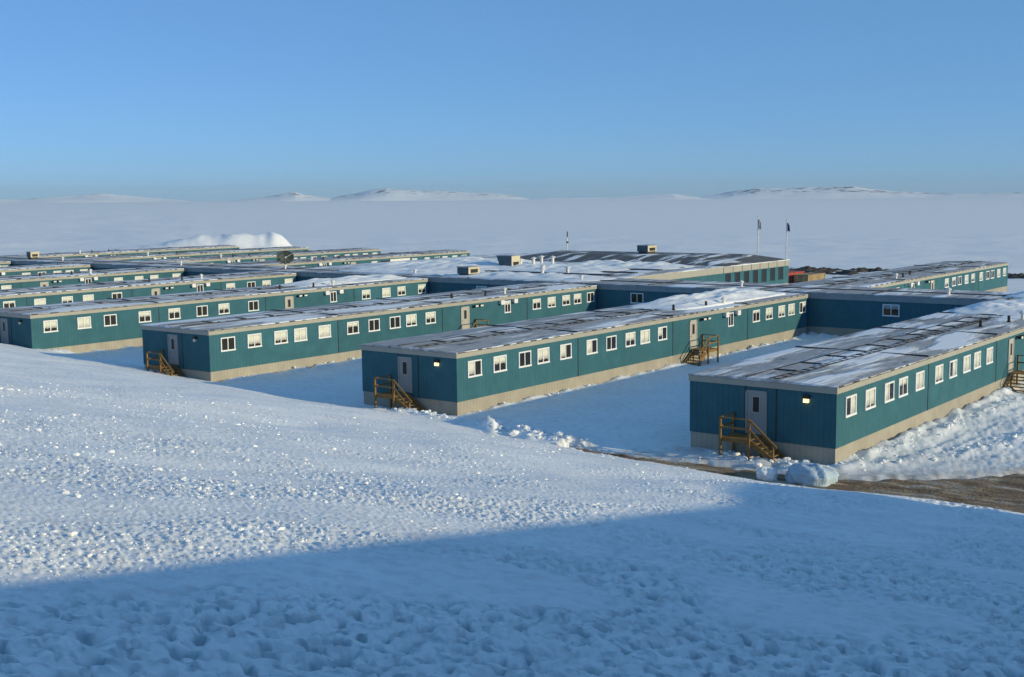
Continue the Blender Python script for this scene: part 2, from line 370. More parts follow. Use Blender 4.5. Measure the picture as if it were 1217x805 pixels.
# ------------------------------------------------------------------ terrain
SLOPE = 0.206
def toe(X):
    return Y0 + np.interp(X, [-150, -120, -93, -70, -56, -46, -40, -32, -24, -17, -10, 60], [14, 9, 4.6, 1.0, -.6, -1.2, -3, -3.4, -4.4, -3.4, -3.6, -3.6])
def road_top(X):
    return Y0 + np.interp(X, [-33, -31, -27, -24, -21.8, -20, -18, -16.5, -14, -10, 0], [-3.0, -2.9, -2.6, -2.4, -2.0, -1.0, .6, 2.2, 5.5, 12, 30])
def road_mask(X, Y):
    e = .35 * perlin(X * .7, Y * .7, 60) + .15 * perlin(X * 2.3, Y * 2.3, 61)
    return smooth(-.25, .25, np.minimum(road_top(X) - Y, Y - toe(X) + 1.2) + e) * (X > -36)
def seg_dist(X, Y, pts):
    d = np.full(X.shape, 1e9)
    for (ax, ay), (bx, by) in zip(pts[:-1], pts[1:]):
        vx, vy = bx - ax, by - ay
        t = np.clip(((X - ax) * vx + (Y - ay) * vy) / (vx * vx + vy * vy), 0, 1)
        d = np.minimum(d, np.hypot(X - ax - t * vx, Y - ay - t * vy))
    return d
def terrain(X, Y):
    dist = np.hypot(X, Y)
    z = site(X, Y)
    dirt = np.zeros_like(z); ice = np.zeros_like(z)
    near = dist < 420
    k = np.where(near)
    x, y = X[k], Y[k]; d = dist[k]; h = np.zeros_like(x)
    dz = toe(x) - y
    hm = smooth(-1, 4, dz)                                    # 1 on the hill
    hill = SLOPE * np.where(dz > 0, dz, 0)
    r_ = .6; hill = np.where(np.abs(dz) < r_, SLOPE * (dz + r_) ** 2 / (4 * r_), hill)
    back = np.clip(dz - 60, 0, None); hill = hill - SLOPE * back + .05 * back   # levels off behind the camera
    h += hill
    h += hm * (.16 * perlin(x / 9, y / 9, 1) + .07 * perlin(x / 3.1, y / 3.1, 2)) * smooth(2, 10, d)
    fade = 1 - smooth(60, 160, d)
    # lit slope: crusted snow with broken lumps; shaded slope: trodden, dimpled
    edge = np.interp(y, [-20, 6, 14, 20, 27, 34, 44, 60], [-10.5, -11.3, -12.6, -13.6, -15.2, -17.5, -22.3, -30])
    lit = smooth(1.2, -1.2, x - edge + .8 * perlin(x / 2, y / 2, 5)) * hm
    shade = (1 - lit) * hm
    patch = smooth(-.25, .35, fbm(x / 5.5, y / 5.5, 2, 10))
    n1 = perlin(x * 3.2, y * 3.2, 11); n2 = perlin(x * 6.1, y * 6.1, 12); n3 = perlin(x * 13, y * 13, 13)
    lumps = np.clip(n1 - .15, 0, None) * .035 * smooth(11, 19, d) + np.clip(n2 - .12, 0, None) * .038 + np.clip(n3 - .12, 0, None) * .05
    h += lit * lumps * (.25 + .85 * patch) * (1 - .55 * smooth(25, 60, d))
    h += lit * .012 * n3
    trod = smooth(-.3, .3, fbm(x / 4.5, y / 4.5, 2, 20) + .25 * smooth(24, 9, d))
    dim = -np.clip(-perlin(x * 1.9, y * 2.2, 21) - .05, 0, None) * .11 - np.clip(-perlin(x * 3.9, y * 4.1, 22) - .05, 0, None) * .09
    hole = -np.clip(perlin(x * 4.4, y * 4.9, 23) - .3, 0, None) * .25 - np.clip(perlin(x * 6.4, y * 6.8, 24) - .32, 0, None) * .2 - np.clip(perlin(x * 1.5, y * 1.7, 19) - .42, 0, None) * .12
    h += shade * hole * (.15 + 1.0 * trod)
    h += shade * (dim * (.15 + .95 * trod) + .05 * fbm(x * 2.6, y * 2.6, 4, 25, .5) * (.35 + .65 * trod))
    h += shade * (.04 * np.exp(-((x + 3 + .32 * (y - 14)) / .9 + .3 * perlin(x / 3, y / 3, 27)) ** 2))     # low wind ridge
    # flat: wind-packed snow between the wings
    flat = 1 - hm
    h += flat * fade * (.05 * fbm(x / 2.2, y / 3.5, 3, 30) + .05 * perlin(x / 7, y / 7, 31))
    h += flat * smooth(70, 200, d) * .25 * fbm(x / 25, y / 25, 3, 33)
    # drifted and shovelled snow at the foot of each sunlit wall
    lump = .55 + .8 * fbm(x / 1.1, y / 1.6, 3, 40)
    for i, xw in enumerate(XS):
        e = x - xw
        along = smooth(Y0 - .5, Y0 + 2, y) * (1 - smooth(Y0 + 50, Y0 + 52, y))
        h += np.exp(-((e - .25) / .5) ** 2) * .30 * np.clip(lump, .15, 1.4) * along * (e > -1.2)
        b0 = y - (Y0 + WL)                                         # drift in the corner by the link corridor
        h += .35 * smooth(-3.0, 0, b0) * (1 - smooth(.8, 1.5, b0)) * np.clip(lump, .2, 1.2) * smooth(-1, .5, e) * (1 - smooth(5, 12, e))
    # plough ridges
    def ridge(pts, w, a, sd_, rough=1.0):
        dd = seg_dist(x, y, pts) + .35 * perlin(x / 1.3, y / 1.3, sd_)
        n = np.clip(.55 + .5 * rough * fbm(x * .8, y * .8, 3, sd_ + 1, .5) + .16 * np.abs(perlin(x * 2.3, y * 2.3, sd_ + 7)) + .1 * np.abs(perlin(x * 4.7, y * 4.7, sd_ + 8)), .05, 1.1)
        return a * np.exp(-(dd / w) ** 2) * n
    h += ridge([(-50.5, Y0 - 1.6), (-47.5, Y0 - 1.5), (-45, Y0 - 1.9), (-41.5, Y0 - 2.8)], .8, .42, 50)
    h += ridge([(-41.5, Y0 - 2.9), (-38, Y0 - 3.0), (-35.3, Y0 - 3.4)], .75, .72, 53)
    h += ridge([(-22.3, Y0 + .8), (-21.7, Y0 + 8), (-21.4, Y0 + 16), (-21.3, Y0 + 24.5)], .7, .22, 56, 1.2)
    h += ridge([(-22.6, Y0 - .7), (-21.3, Y0 + 1.0), (-19.7, Y0 + 4.4), (-18, Y0 + 9.5), (-16.5, Y0 + 16), (-15, Y0 + 26)], .62, .2, 58, 1.2)
    h += ridge([(-28.6, Y0 - 1.2), (-25, Y0 - 1.3), (-23, Y0 - 1.2)], .7, .34, 63)
    yard = smooth(-21.5, -20, x) * (x < 5) * smooth(Y0 + 2, Y0 + 6, y) * (1 - smooth(Y0 + 45, Y0 + 60, y))
    rut = np.sin(2 * math.pi * (x + .02 * (y - Y0 - 8) ** 2 / 4) / .85)
    h += yard * .06 * np.clip(rut - .35, -.25, .6) * smooth(-.1, .5, perlin(x / 2.5, y / 9, 68)) + yard * .05 * fbm(x * .9, y * .9, 3, 66)
    h += (yard + smooth(-22.6, -21.5, x) * (x < 3) * smooth(Y0 - 1, Y0 + 1, y) * (y < Y0 + 40)) * .05 * np.abs(perlin(x * 2.9, y * 2.9, 67)) 
    rm = road_mask(x, y)
    h = h * (1 - rm) + rm * (-.16)
    dt = np.zeros_like(x)
    dt += .9 * smooth(.5, 0, np.abs(rm - .5))
    dt += (.75 * smooth(2.2, .2, np.abs(road_top(x) - y)) + .3 * smooth(6.5, 1, np.abs(road_top(x) + 2 - y)) * smooth(-23, -20.5, x)) * (x > -33) * (x < 5)
    dt += .9 * np.exp(-((x + 30.0) / 1.5) ** 2 - ((y - Y0 + .75) / .7) ** 2)
    h += .12 * np.exp(-((x + 30.0) / 1.6) ** 2 - ((y - Y0 + .75) / .6) ** 2)
    # lit bank beyond the rear wings
    bu = (x + 247) * .64 + (y - (Y0 + 147)) * .77; bv = -(x + 247) * .77 + (y - (Y0 + 147)) * .64
    bu = bu + 1.5 * perlin(x / 9, y / 9, 72)
    env = np.exp(-np.abs((bv - 2) / 9.5) ** 2.4) * smooth(-42, 4, bu) * (1 - smooth(8.5, 16.5, bu))
    h += env * (4.6 + .8 * fbm(x / 7, y / 7, 3, 70))
    z[k] += h; dirt[k] = np.clip(dt, 0, 1)
    # glazed blue ice spots, with shade painted into the pits of the shaded slope
    ice_pit_shade = smooth(.22, .5, perlin(x * 4.4, y * 4.9, 23)) + .8 * smooth(.2, .5, perlin(x * 6.1, y * 6.6, 28)) + .35 * smooth(.0, .6, perlin(x * 11, y * 12, 29))
    ice[k] = np.clip(ice_pit_shade * (.1 + .9 * trod) * (.25 + .75 * smooth(34, 16, d)) * hm * .62, 0, .85) * smooth(-16, -9, x - .1 * y)
    # broken ground and low drifts out to the left, then the frozen lake
    az = np.degrees(np.arctan2(-X, Y))
    lf = smooth(44, 56, az) * smooth(230, 420, dist) * (1 - smooth(1500, 2600, dist))
    z += lf * (.8 * fbm(X / 60, Y / 60, 4, 80) + .5)
    z += smooth(300, 900, dist) * (1 - lf) * .12 * fbm(X / 90, Y / 90, 2, 84)
    return z, dirt, ice

az_dense = np.arange(38.03 - 33, 38.03 + 33, .07)
az_rest = np.arange(38.03 + 33, 38.03 + 327, 3.0)
AZ = np.radians(np.concatenate([az_dense, az_rest]))
def geo(a, b, ratio): return a * ratio ** np.arange(int(math.log(b / a) / math.log(ratio)))
RR = np.concatenate([[.05, 1.0, 2.0], geo(3, 120, 1.005), geo(120, 480, 1.009), geo(480, 13000, 1.035), [13000.0]])
GX = -np.sin(AZ)[None, :] * RR[:, None]; GY = np.cos(AZ)[None, :] * RR[:, None]
GZ, GD, GI = terrain(GX, GY)
ground = grid_object('snow_ground', GX, GY, GZ, M['snow'], {'dirt': GD, 'ice': GI}, wrap=True)
tag(ground, kind='structure')

# broken crust lying on the lit slope
def crust_chunks(nc):
    b = MB(); r = np.random.default_rng(21)
    a_ = np.radians(r.uniform(38.03 - 12, 38.03 + 31, nc * 6)); d_ = np.exp(r.uniform(math.log(11), math.log(62), nc * 6))
    x = -np.sin(a_) * d_; y = np.cos(a_) * d_
    edge = np.interp(y, [-20, 6, 14, 20, 27, 34, 44, 60], [-10.5, -11.3, -12.6, -13.6, -15.2, -17.5, -22.3, -30])
    pat = fbm(x / 5.5, y / 5.5, 2, 10) + .4 * perlin(x / 1.3, y / 1.3, 14)
    ok = (x < edge - .1) & (toe(x) - y > 1.5) & (pat + r.uniform(-.5, .9, len(x)) > .25)
    x, y, d_ = x[ok][:nc], y[ok][:nc], d_[ok][:nc]
    z = terrain(x, y)[0]
    t_ = (1 + 5 ** .5) / 2
    ico = np.array([(-1, t_, 0), (1, t_, 0), (-1, -t_, 0), (1, -t_, 0), (0, -1, t_), (0, 1, t_), (0, -1, -t_), (0, 1, -t_), (t_, 0, -1), (t_, 0, 1), (-t_, 0, -1), (-t_, 0, 1)]) / 1.9
    icf = [(0, 11, 5), (0, 5, 1), (0, 1, 7), (0, 7, 10), (0, 10, 11), (1, 5, 9), (5, 11, 4), (11, 10, 2), (10, 7, 6), (7, 1, 8), (3, 9, 4), (3, 4, 2), (3, 2, 6), (3, 6, 8), (3, 8, 9), (4, 9, 5), (2, 4, 11), (6, 2, 10), (8, 6, 7), (9, 8, 1)]
    for i in range(len(x)):
        s_ = float(np.clip(r.lognormal(-4.5, .5), .005, .045)) * (1 + d_[i] / 60); c, n_ = math.cos(i * 1.7), math.sin(i * 1.7)
        v = ico * (1 + r.uniform(-.28, .28, ico.shape)) * s_ * np.array([1.5, 1.0, .8])
        o = len(b.v)
        for p in v: b.v.append((x[i] + p[0] * c - p[1] * n_, y[i] + p[0] * n_ + p[1] * c, z[i] + p[2] + s_ * .15))
        b.f += [(o + a, o + q, o + w) for a, q, w in icf]; b.mi += [0] * 20
    return b.mesh('snow_crust', M['drift'])
tag(link('snow_crust', crust_chunks(5500)), kind='stuff')
def clods(lines):
    b = MB(); r = np.random.default_rng(33); t_ = (1 + 5 ** .5) / 2
    ico = np.array([(-1, t_, 0), (1, t_, 0), (-1, -t_, 0), (1, -t_, 0), (0, -1, t_), (0, 1, t_), (0, -1, -t_), (0, 1, -t_), (t_, 0, -1), (t_, 0, 1), (-t_, 0, -1), (-t_, 0, 1)]) / 1.9
    icf = [(0, 11, 5), (0, 5, 1), (0, 1, 7), (0, 7, 10), (0, 10, 11), (1, 5, 9), (5, 11, 4), (11, 10, 2), (10, 7, 6), (7, 1, 8), (3, 9, 4), (3, 4, 2), (3, 2, 6), (3, 6, 8), (3, 8, 9), (4, 9, 5), (2, 4, 11), (6, 2, 10), (8, 6, 7), (9, 8, 1)]
    for pts, w, n_, smax in lines:
        pts = np.array(pts, float); seg = np.hypot(*np.diff(pts, axis=0).T); cum = np.concatenate([[0], np.cumsum(seg)])
        q = r.uniform(0, cum[-1], n_); x = np.interp(q, cum, pts[:, 0]) + r.normal(0, w, n_); y = np.interp(q, cum, pts[:, 1]) + r.normal(0, w, n_)
        z = terrain(x, y)[0]
        for i in range(n_):
            s_ = float(np.clip(r.lognormal(math.log(smax * .3), .6), .03, smax)); a = r.uniform(0, 6.3); c, k = math.cos(a), math.sin(a)
            v = ico * (1 + r.uniform(-.22, .22, ico.shape)) * s_ * np.array([1.3, 1, .75]); o = len(b.v)
            for p in v: b.v.append((x[i] + p[0] * c - p[1] * k, y[i] + p[0] * k + p[1] * c, z[i] + p[2] + s_ * .2))
            b.f += [(o + e, o + f, o + g_) for e, f, g_ in icf]; b.mi += [0] * 20
    return b.mesh('plough_clods', M['drift'])
tag(link('plough_clods', clods([
    ([(-50.5, Y0 - 1.6), (-45, Y0 - 1.9), (-41.5, Y0 - 2.8)], .4, 110, .2), ([(-41.5, Y0 - 2.9), (-38, Y0 - 3.0), (-35.3, Y0 - 3.4)], .4, 130, .27),
    ([(-22.2, Y0 + 1), (-21.4, Y0 + 12), (-21.3, Y0 + 24)], .45, 170, .14), ([(-22.6, Y0 - .7), (-19.7, Y0 + 4.4), (-18, Y0 + 9.5), (-15, Y0 + 26)], .45, 240, .14),
    ([(-28.6, Y0 - 1.2), (-23, Y0 - 1.2)], .5, 90, .2), ([(-46.1, Y0 + 1), (-46.1, Y0 + 47)], .25, 140, .16), ([(-69.3, Y0 + 1), (-69.3, Y0 + 30)], .25, 90, .18)])), kind='stuff')

# road: gritted track along the foot of the slope, opening to the right of the end wing
rx = np.arange(-36, 8, .16); ry = np.arange(Y0 - 8, Y0 + 40, .16)
RX, RY = np.meshgrid(rx, ry, indexing='ij')
rm = road_mask(RX, RY)
RZ = site(RX, RY) - .06 - .25 * (1 - rm) + .05 * fbm(RX * .8, RY * 1.6, 4, 90) + .035 * np.sin(2 * math.pi * (RY - .35 * RX + .4 * perlin(RX / 3, RY / 3, 92)) / 1.1) * perlin(RX / 4, RY / 4, 91)
tag(grid_object('road', RX, RY, RZ, M['road']), kind='structure')

# far hills beyond the frozen lake
def far_hill(profile, r0_, r1_, rock, seed):
    azs = np.radians(np.arange(profile[0][0], profile[-1][0], .035)); rs = np.linspace(r0_, r1_, 34)
    A_, R_ = np.meshgrid(azs, rs, indexing='ij')
    x = -np.sin(A_) * R_; y = np.cos(A_) * R_
    pz = np.interp(np.degrees(A_), [p[0] for p in profile], [p[1] for p in profile])
    t = (R_ - r0_) / (r1_ - r0_)
    sh = np.sin(np.pi * np.clip(t, 0, 1)) ** .8
    n = fbm(x / 420, y / 420, 5, seed)
    z = -4 + (pz + 4) * sh * (1 + .12 * n) + 7 * n * sh * smooth(5, 40, pz) - 6 * (1 - sh)
    rk = rock * smooth(.02, .2, t) * smooth(4, 20, z) + .06 * n
    return tag(grid_object('hill', x, y, z, M['hill'], {'rock': rk}), kind='structure')
far_hill([(52.6, -2), (53.8, 16), (55, 36), (56.3, 54), (58, 40), (60, 20), (61, 26), (62, 38), (64, 46)], 8600, 10200, 0.34,100)
far_hill([(45.9, -2), (46.8, 22), (47.6, 44), (48.1, 66), (48.7, 52), (49.4, 30), (50.6, 8), (51.2, -2)], 8400, 9800, 0.44,104)
far_hill([(37.0, -2), (37.9, 26), (38.7, 44), (40.2, 56), (42.2, 70), (43.0, 78), (43.9, 92), (44.6, 76), (45.3, 50), (46.1, 26), (46.9, -2)], 8300, 9900, 0.42,108)
far_hill([(28.6, -4), (29.5, 14), (30.4, 28), (31.6, 22), (33.5, 12), (36.2, 10), (38, -3)], 7000, 8200, 0.2,112)
far_hill([(12, 22), (14.5, 30), (17, 24), (19.2, 26), (20.7, 48), (22.2, 64), (22.9, 70), (24.3, 76), (25.4, 70), (26.6, 62), (27.7, 44), (28.7, 20), (29.8, -3)], 7600, 9300, 0.46,116)

# ------------------------------------------------------------------ haze: one even volume round everything
hz = MB().box(-13600, 13600, -13600, 13600, -16, 140).mesh('haze', [])
hm_ = bpy.data.materials.new('haze_air'); hm_.use_nodes = True
hn, hl = hm_.node_tree.nodes, hm_.node_tree.links
hn.remove(hn['Principled BSDF'])
pv = hn.new('ShaderNodeVolumePrincipled'); pv.inputs['Color'].default_value = (.66, .84, 1.0, 1); pv.inputs['Density'].default_value = 4.6e-5
pv.inputs['Anisotropy'].default_value = 0.0
hl.new(pv.outputs[0], hn['Material Output'].inputs['Volume'])
hz.materials.append(hm_)
tag(link('haze', hz), kind='stuff')

# ------------------------------------------------------------------ modular wings
def box_mesh(name, m, *a): return MB().box(*a).mesh(name, M[m] if isinstance(m, str) else m)
def window_frame(w, h, kind):
    """on the +X face: y across, z up, frame proud of the wall; slot 1 is the dark room behind"""
    b = MB(); t = .085
    b.box(.002, .006, -w / 2 + t, w / 2 - t, t, h - t, 1)
    b.box(0, .075, -w / 2, w / 2, h - t, h, 0).box(0, .085, -w / 2 - .03, w / 2 + .03, -.02, t, 0)
    b.box(0, .07, -w / 2, -w / 2 + t, t, h - t, 0).box(0, .07, w / 2 - t, w / 2, t, h - t, 0)
    b.box(0, .055, -.035, .035, t, h - t, 0)
    return b.mesh('window', [M['white'], M['inside']])
def window_pane(w, h):
    b = MB()
    for y0, y1 in ((-w / 2 + .085, -.035), (.035, w / 2 - .085)):
        o = len(b.v); b.v += [(.043, y0, .085), (.043, y1, .085), (.043, y1, h - .085), (.043, y0, h - .085)]; b.f.append((o, o + 1, o + 2, o + 3)); b.mi.append(0)
    return b.mesh('pane', M['glass'])
def window_blind(w, h, frac, side):
    """hanging curtain with folds, covering FRAC of the opening from the top"""
    b = MB(); y0, y1 = -w / 2 + .08, w / 2 - .08
    if side == 'l': y1 = 0.05
    if side == 'r': y0 = -0.05
    zt = h - .08; zb = zt - (h - .16) * frac
    n = 14; o = 0
    for i in range(n + 1):
        y = y0 + (y1 - y0) * i / n; x = .020 + .009 * math.sin(i * 2.1)
        zz = zb + .03 * math.sin(i * 1.3) * (0 if frac > .97 else 1)
        b.v += [(x, y, zz), (x, y, zt), (x - .004, y, zz), (x - .004, y, zt)]
    for i in range(n):
        k = 4 * i
        for q in ((k, k + 4, k + 5, k + 1), (k + 6, k + 2, k + 3, k + 7), (k, k + 2, k + 6, k + 4), (k + 1, k + 5, k + 7, k + 3)):
            b.f.append(q); b.mi.append(0)
    return b.mesh('blind', M['blind'], sm=True)
def add_window(parent, loc, rot, w=1.29, h=1.0, blind=0.0, side=None, simple=False):
    o = link('window', shared(('wf', w, h), lambda: window_frame(w, h, 0)), parent, loc, rot)
    link('pane', shared(('wp', w, h), lambda: window_pane(w, h)), o)
    if blind > .02:
        fr = round(blind * 10) / 10
        link('blind', shared(('wb', w, h, fr, side), lambda: window_blind(w, h, fr, side)), o)
    return o
def door_mesh(w=1.02, h=2.12, m='door'):
    b = MB()
    b.box(.0, .05, -w / 2, w / 2, 0, h)
    b.box(.05, .075, -w / 2 - .07, -w / 2 + .02, 0, h + .08).box(.05, .075, w / 2 - .02, w / 2 + .07, 0, h + .08).box(.05, .075, -w / 2 - .07, w / 2 + .07, h - .01, h + .08)
    b.box(0, .05, -w / 2 - .07, w / 2 + .07, h, h + .08).box(0, .05, -w / 2 - .07, -w / 2, 0, h).box(0, .05, w / 2, w / 2 + .07, 0, h)
    return b.mesh('door', M[m])
def add_door(parent, loc, rot, m='door'):
    d = link('door', shared('door' + m, lambda: door_mesh(m=m)), parent, loc, rot)
    def pn():
        b = MB(); b.box(.051, .06, -.17, .17, 1.12, 1.88, 0)
        for a in ((.05, .07, -.2, .2, 1.88, 1.92), (.05, .07, -.2, .2, 1.08, 1.12), (.05, .07, -.2, -.17, 1.12, 1.88), (.05, .07, .17, .2, 1.12, 1.88)): b.box(*a, 1)
        return b.mesh('door_window', [M['inside'], M['door']])
    link('door_window', shared('dpane', pn), d)
    link('handle', shared('dhandle', lambda: MB().box(.05, .11, -.44, -.40, .95, 1.0).box(.09, .11, -.44, -.30, .955, .985).mesh('handle', M['metal'])), d)
    return d
def lamp_mesh(on):
    b = MB()
    b.box(0, .16, -.16, .16, .08, .26, 0)
    b.v += []
    b.box(.03, .17, -.12, .12, -.1, .08, 1)
    return b.mesh('wall_lamp', [M['black'], M['lamp_on' if on else 'lamp_off']])
def flood_mesh():
    b = MB(); b.box(0, .22, -.04, .04, .0, .08, 0); b.box(.12, .36, -.22, .22, -.08, .1, 0); b.box(.36, .39, -.19, .19, -.06, .08, 1)
    return b.mesh('flood_lamp', [M['black'], M['vent_white']])
def duct_mesh():
    return MB().box(0, .3, -.22, .22, -.14, .16).box(.3, .34, -.26, .26, -.2, .2).mesh('wall_vent', M['vent_white'])

def roof_mesh(x0, x1, y0, y1, z, crown):
    b = MB(); xs = [x0, x0 + .36 * (x1 - x0), x1 - .38 * (x1 - x0), x1]; zs = [z, z + crown, z + crown, z]
    for y in (y0, y1):
        for x, zz in zip(xs, zs): b.v.append((x, y, zz))
        for x in xs: b.v.append((x, y, z - .05))
    for i in range(3):
        b.f += [(i, i + 1, 9 + i, 8 + i), (4 + i, 12 + i, 13 + i, 5 + i), (4 + i, 5 + i, i + 1, i), (12 + i, 8 + i, 9 + i, 13 + i)]
    b.f += [(0, 8, 12, 4), (3, 7, 15, 11)]
    b.mi = [0] * len(b.f)
    return b.mesh('roof', M['roof'])
def edge_strap(L, sd):
    """short dark clips and snow-pushed lips along the sunny roof edge"""
    r = random.Random(sd); b = MB(); y = 0.0; pts = []
    while y < L - .3:
        l = r.uniform(.25, .8); g_ = r.uniform(.3, 1.3); hi = 3.835 + r.uniform(0, .045)
        pts += [(y, 3.797), (y + .06, hi), (y + l, hi - .01), (y + l + .06, 3.797)]; y += l + g_ + .1
    for y, z in pts: b.v += [(.083, y, 3.79), (.105, y, 3.79), (.105, y, z), (.083, y, z)]
    for i in range(len(pts) - 1):
        k = 4 * i
        for a, q in ((0, 1), (1, 2), (2, 3), (3, 0)): b.f.append((k + a, k + 4 + a, k + 4 + q, k + q)); b.mi.append(0)
    return b.mesh('drip_edge', M['rubber'])
def tray(L, x0, x1, rung, sd, wob=.05):
    """two cables with rungs lying along the roof joint"""
    r = random.Random(sd); b = MB(); z = 3.99
    for xx in (x0, x1):
        y = 0.05; px = xx
        while y < L:
            ny = min(L, y + 2.0); nx = xx + r.uniform(-wob, wob); z2 = 3.965 + r.uniform(-.06, .03)
            b.bar((px, y, z), (nx, ny + .02, z2), .055, .05); y = ny; px = nx; z = z2
            if y >= L: break
    y = .3
    while y < L - .3:
        b.bar((x0, y, 3.97 + r.uniform(-.05, .02)), (x1, y + r.uniform(-.1, .1), 3.975 + r.uniform(-.04, .02)), .09, .05); y += rung * r.uniform(.85, 1.15)
    return b.mesh('cable_tray', M['rubber'])
def batten(x0, x1, y, zz, w=.14): return MB().box(x0, x1, y - w / 2, y + w / 2, zz, zz + .07).mesh('roof_batten', M['rubber'])
def vent_mesh(h=.48, r=.1):
    b = MB(); b.lathe([(r * 1.7, 0), (r * 1.6, .08), (r, .14), (r, h), (r * .6, h + .02)], 10)
    return b.mesh('roof_vent', M['black'])
def hat_vent_mesh(h=.4, r=.13):
    b = MB(); b.lathe([(r * 1.3, 0), (r, .05), (r, h), (r * 1.9, h + .03), (r * 1.9, h + .1), (.02, h + .26)], 12)
    return b.mesh('roof_vent', M['vent_white'])
def drift_mesh(name, x0, x1, y0, y1, z, amp, seed, parent):
    xs = np.linspace(x0, x1, 60); ys = np.linspace(y0, y1, 80); X_, Y_ = np.meshgrid(xs, ys, indexing='ij')
    u = (X_ - x0) / (x1 - x0); v = (Y_ - y0) / (y1 - y0)
    env = smooth(0, .3, u) * smooth(1, .7, u) * smooth(0, .45, v) * smooth(1, .85, v)
    n = fbm(X_ / 2.3, Y_ / 3.5, 4, seed)
    Z_ = z + .12 - .28 + env * amp * (1.0 + .7 * n) + .25 * smooth(0, .1, env)
    return grid_object(name, X_, Y_, Z_, M['drift'], parent=parent)

# openings along the sunny wall: centre of each window, measured from the near end
YW_STD = [1.63, 4.08, 6.63, 8.6, 11.12, 14.2, 16.62, 19.1, 21.1, 23.55, 38.87, 41.3, 43.75, 45.72, 48.05]
YW_D = [1.74, 4.92, 7.49, 11.05, 14.24, 17.38, 19.95, 23.57, 39.19, 42.33, 44.77, 48.15]
YW_E = [1.7, 4.6, 7.5, 10.66, 14.05, 17.18, 19.67, 23.19, 38.78, 41.93, 44.32, 47.9]
SEAMS = [12.6, 25.15, 37.4]
BL = {0: [('r', 1), .9, ('l', 1), .4, .95, .9, ('r', 1), 1, .95, 1, .6, .7, .5, .8, .6],
      1: [('l', .9), .5, 0, .85, ('l', .9), ('l', 1), 0, .6, .95, ('l', .7), .2, .7, .75, .9, ('r', .5)],
      2: [0, .85, .8, .95, 1, .35, 0, 0, .75, .65, .45, .75, .65, .6, 0],
      3: [.7, 1, 0, .5, .45, 0, .6, 0, .6, 1, .65, .55],
      4: [.4, .7, .3, .25, 1, .5, 1, .1, .6, 0, .6, 1],
      5: [.7, .3, 1, .2, .6, 0, 1, .8, .5, .9, .9, .8]}
LABEL = ["teal modular wing with lit end lamp beside the muddy road, curtained windows",
         "teal wing with lit end lamp, a snow drift on its roof end and side stairs",
         "teal modular wing whose front stairs have a red can beneath, unlit end lamp",
         "teal modular wing with snowy roof, its end wall half cut by the frame edge",
         "teal modular wing behind the half cut wing, roof ending left of a blue shaded gap",
         "teal modular wing with twin flood lamps seen as a strip behind two nearer rows",
         "teal modular wing, second row behind the half cut end wall's neighbour",
         "teal modular wing farthest back of the front rows, only its roof edge shows"]
SNOWY = [.48, .46, .52, .50, .52, .51, .54, .56]
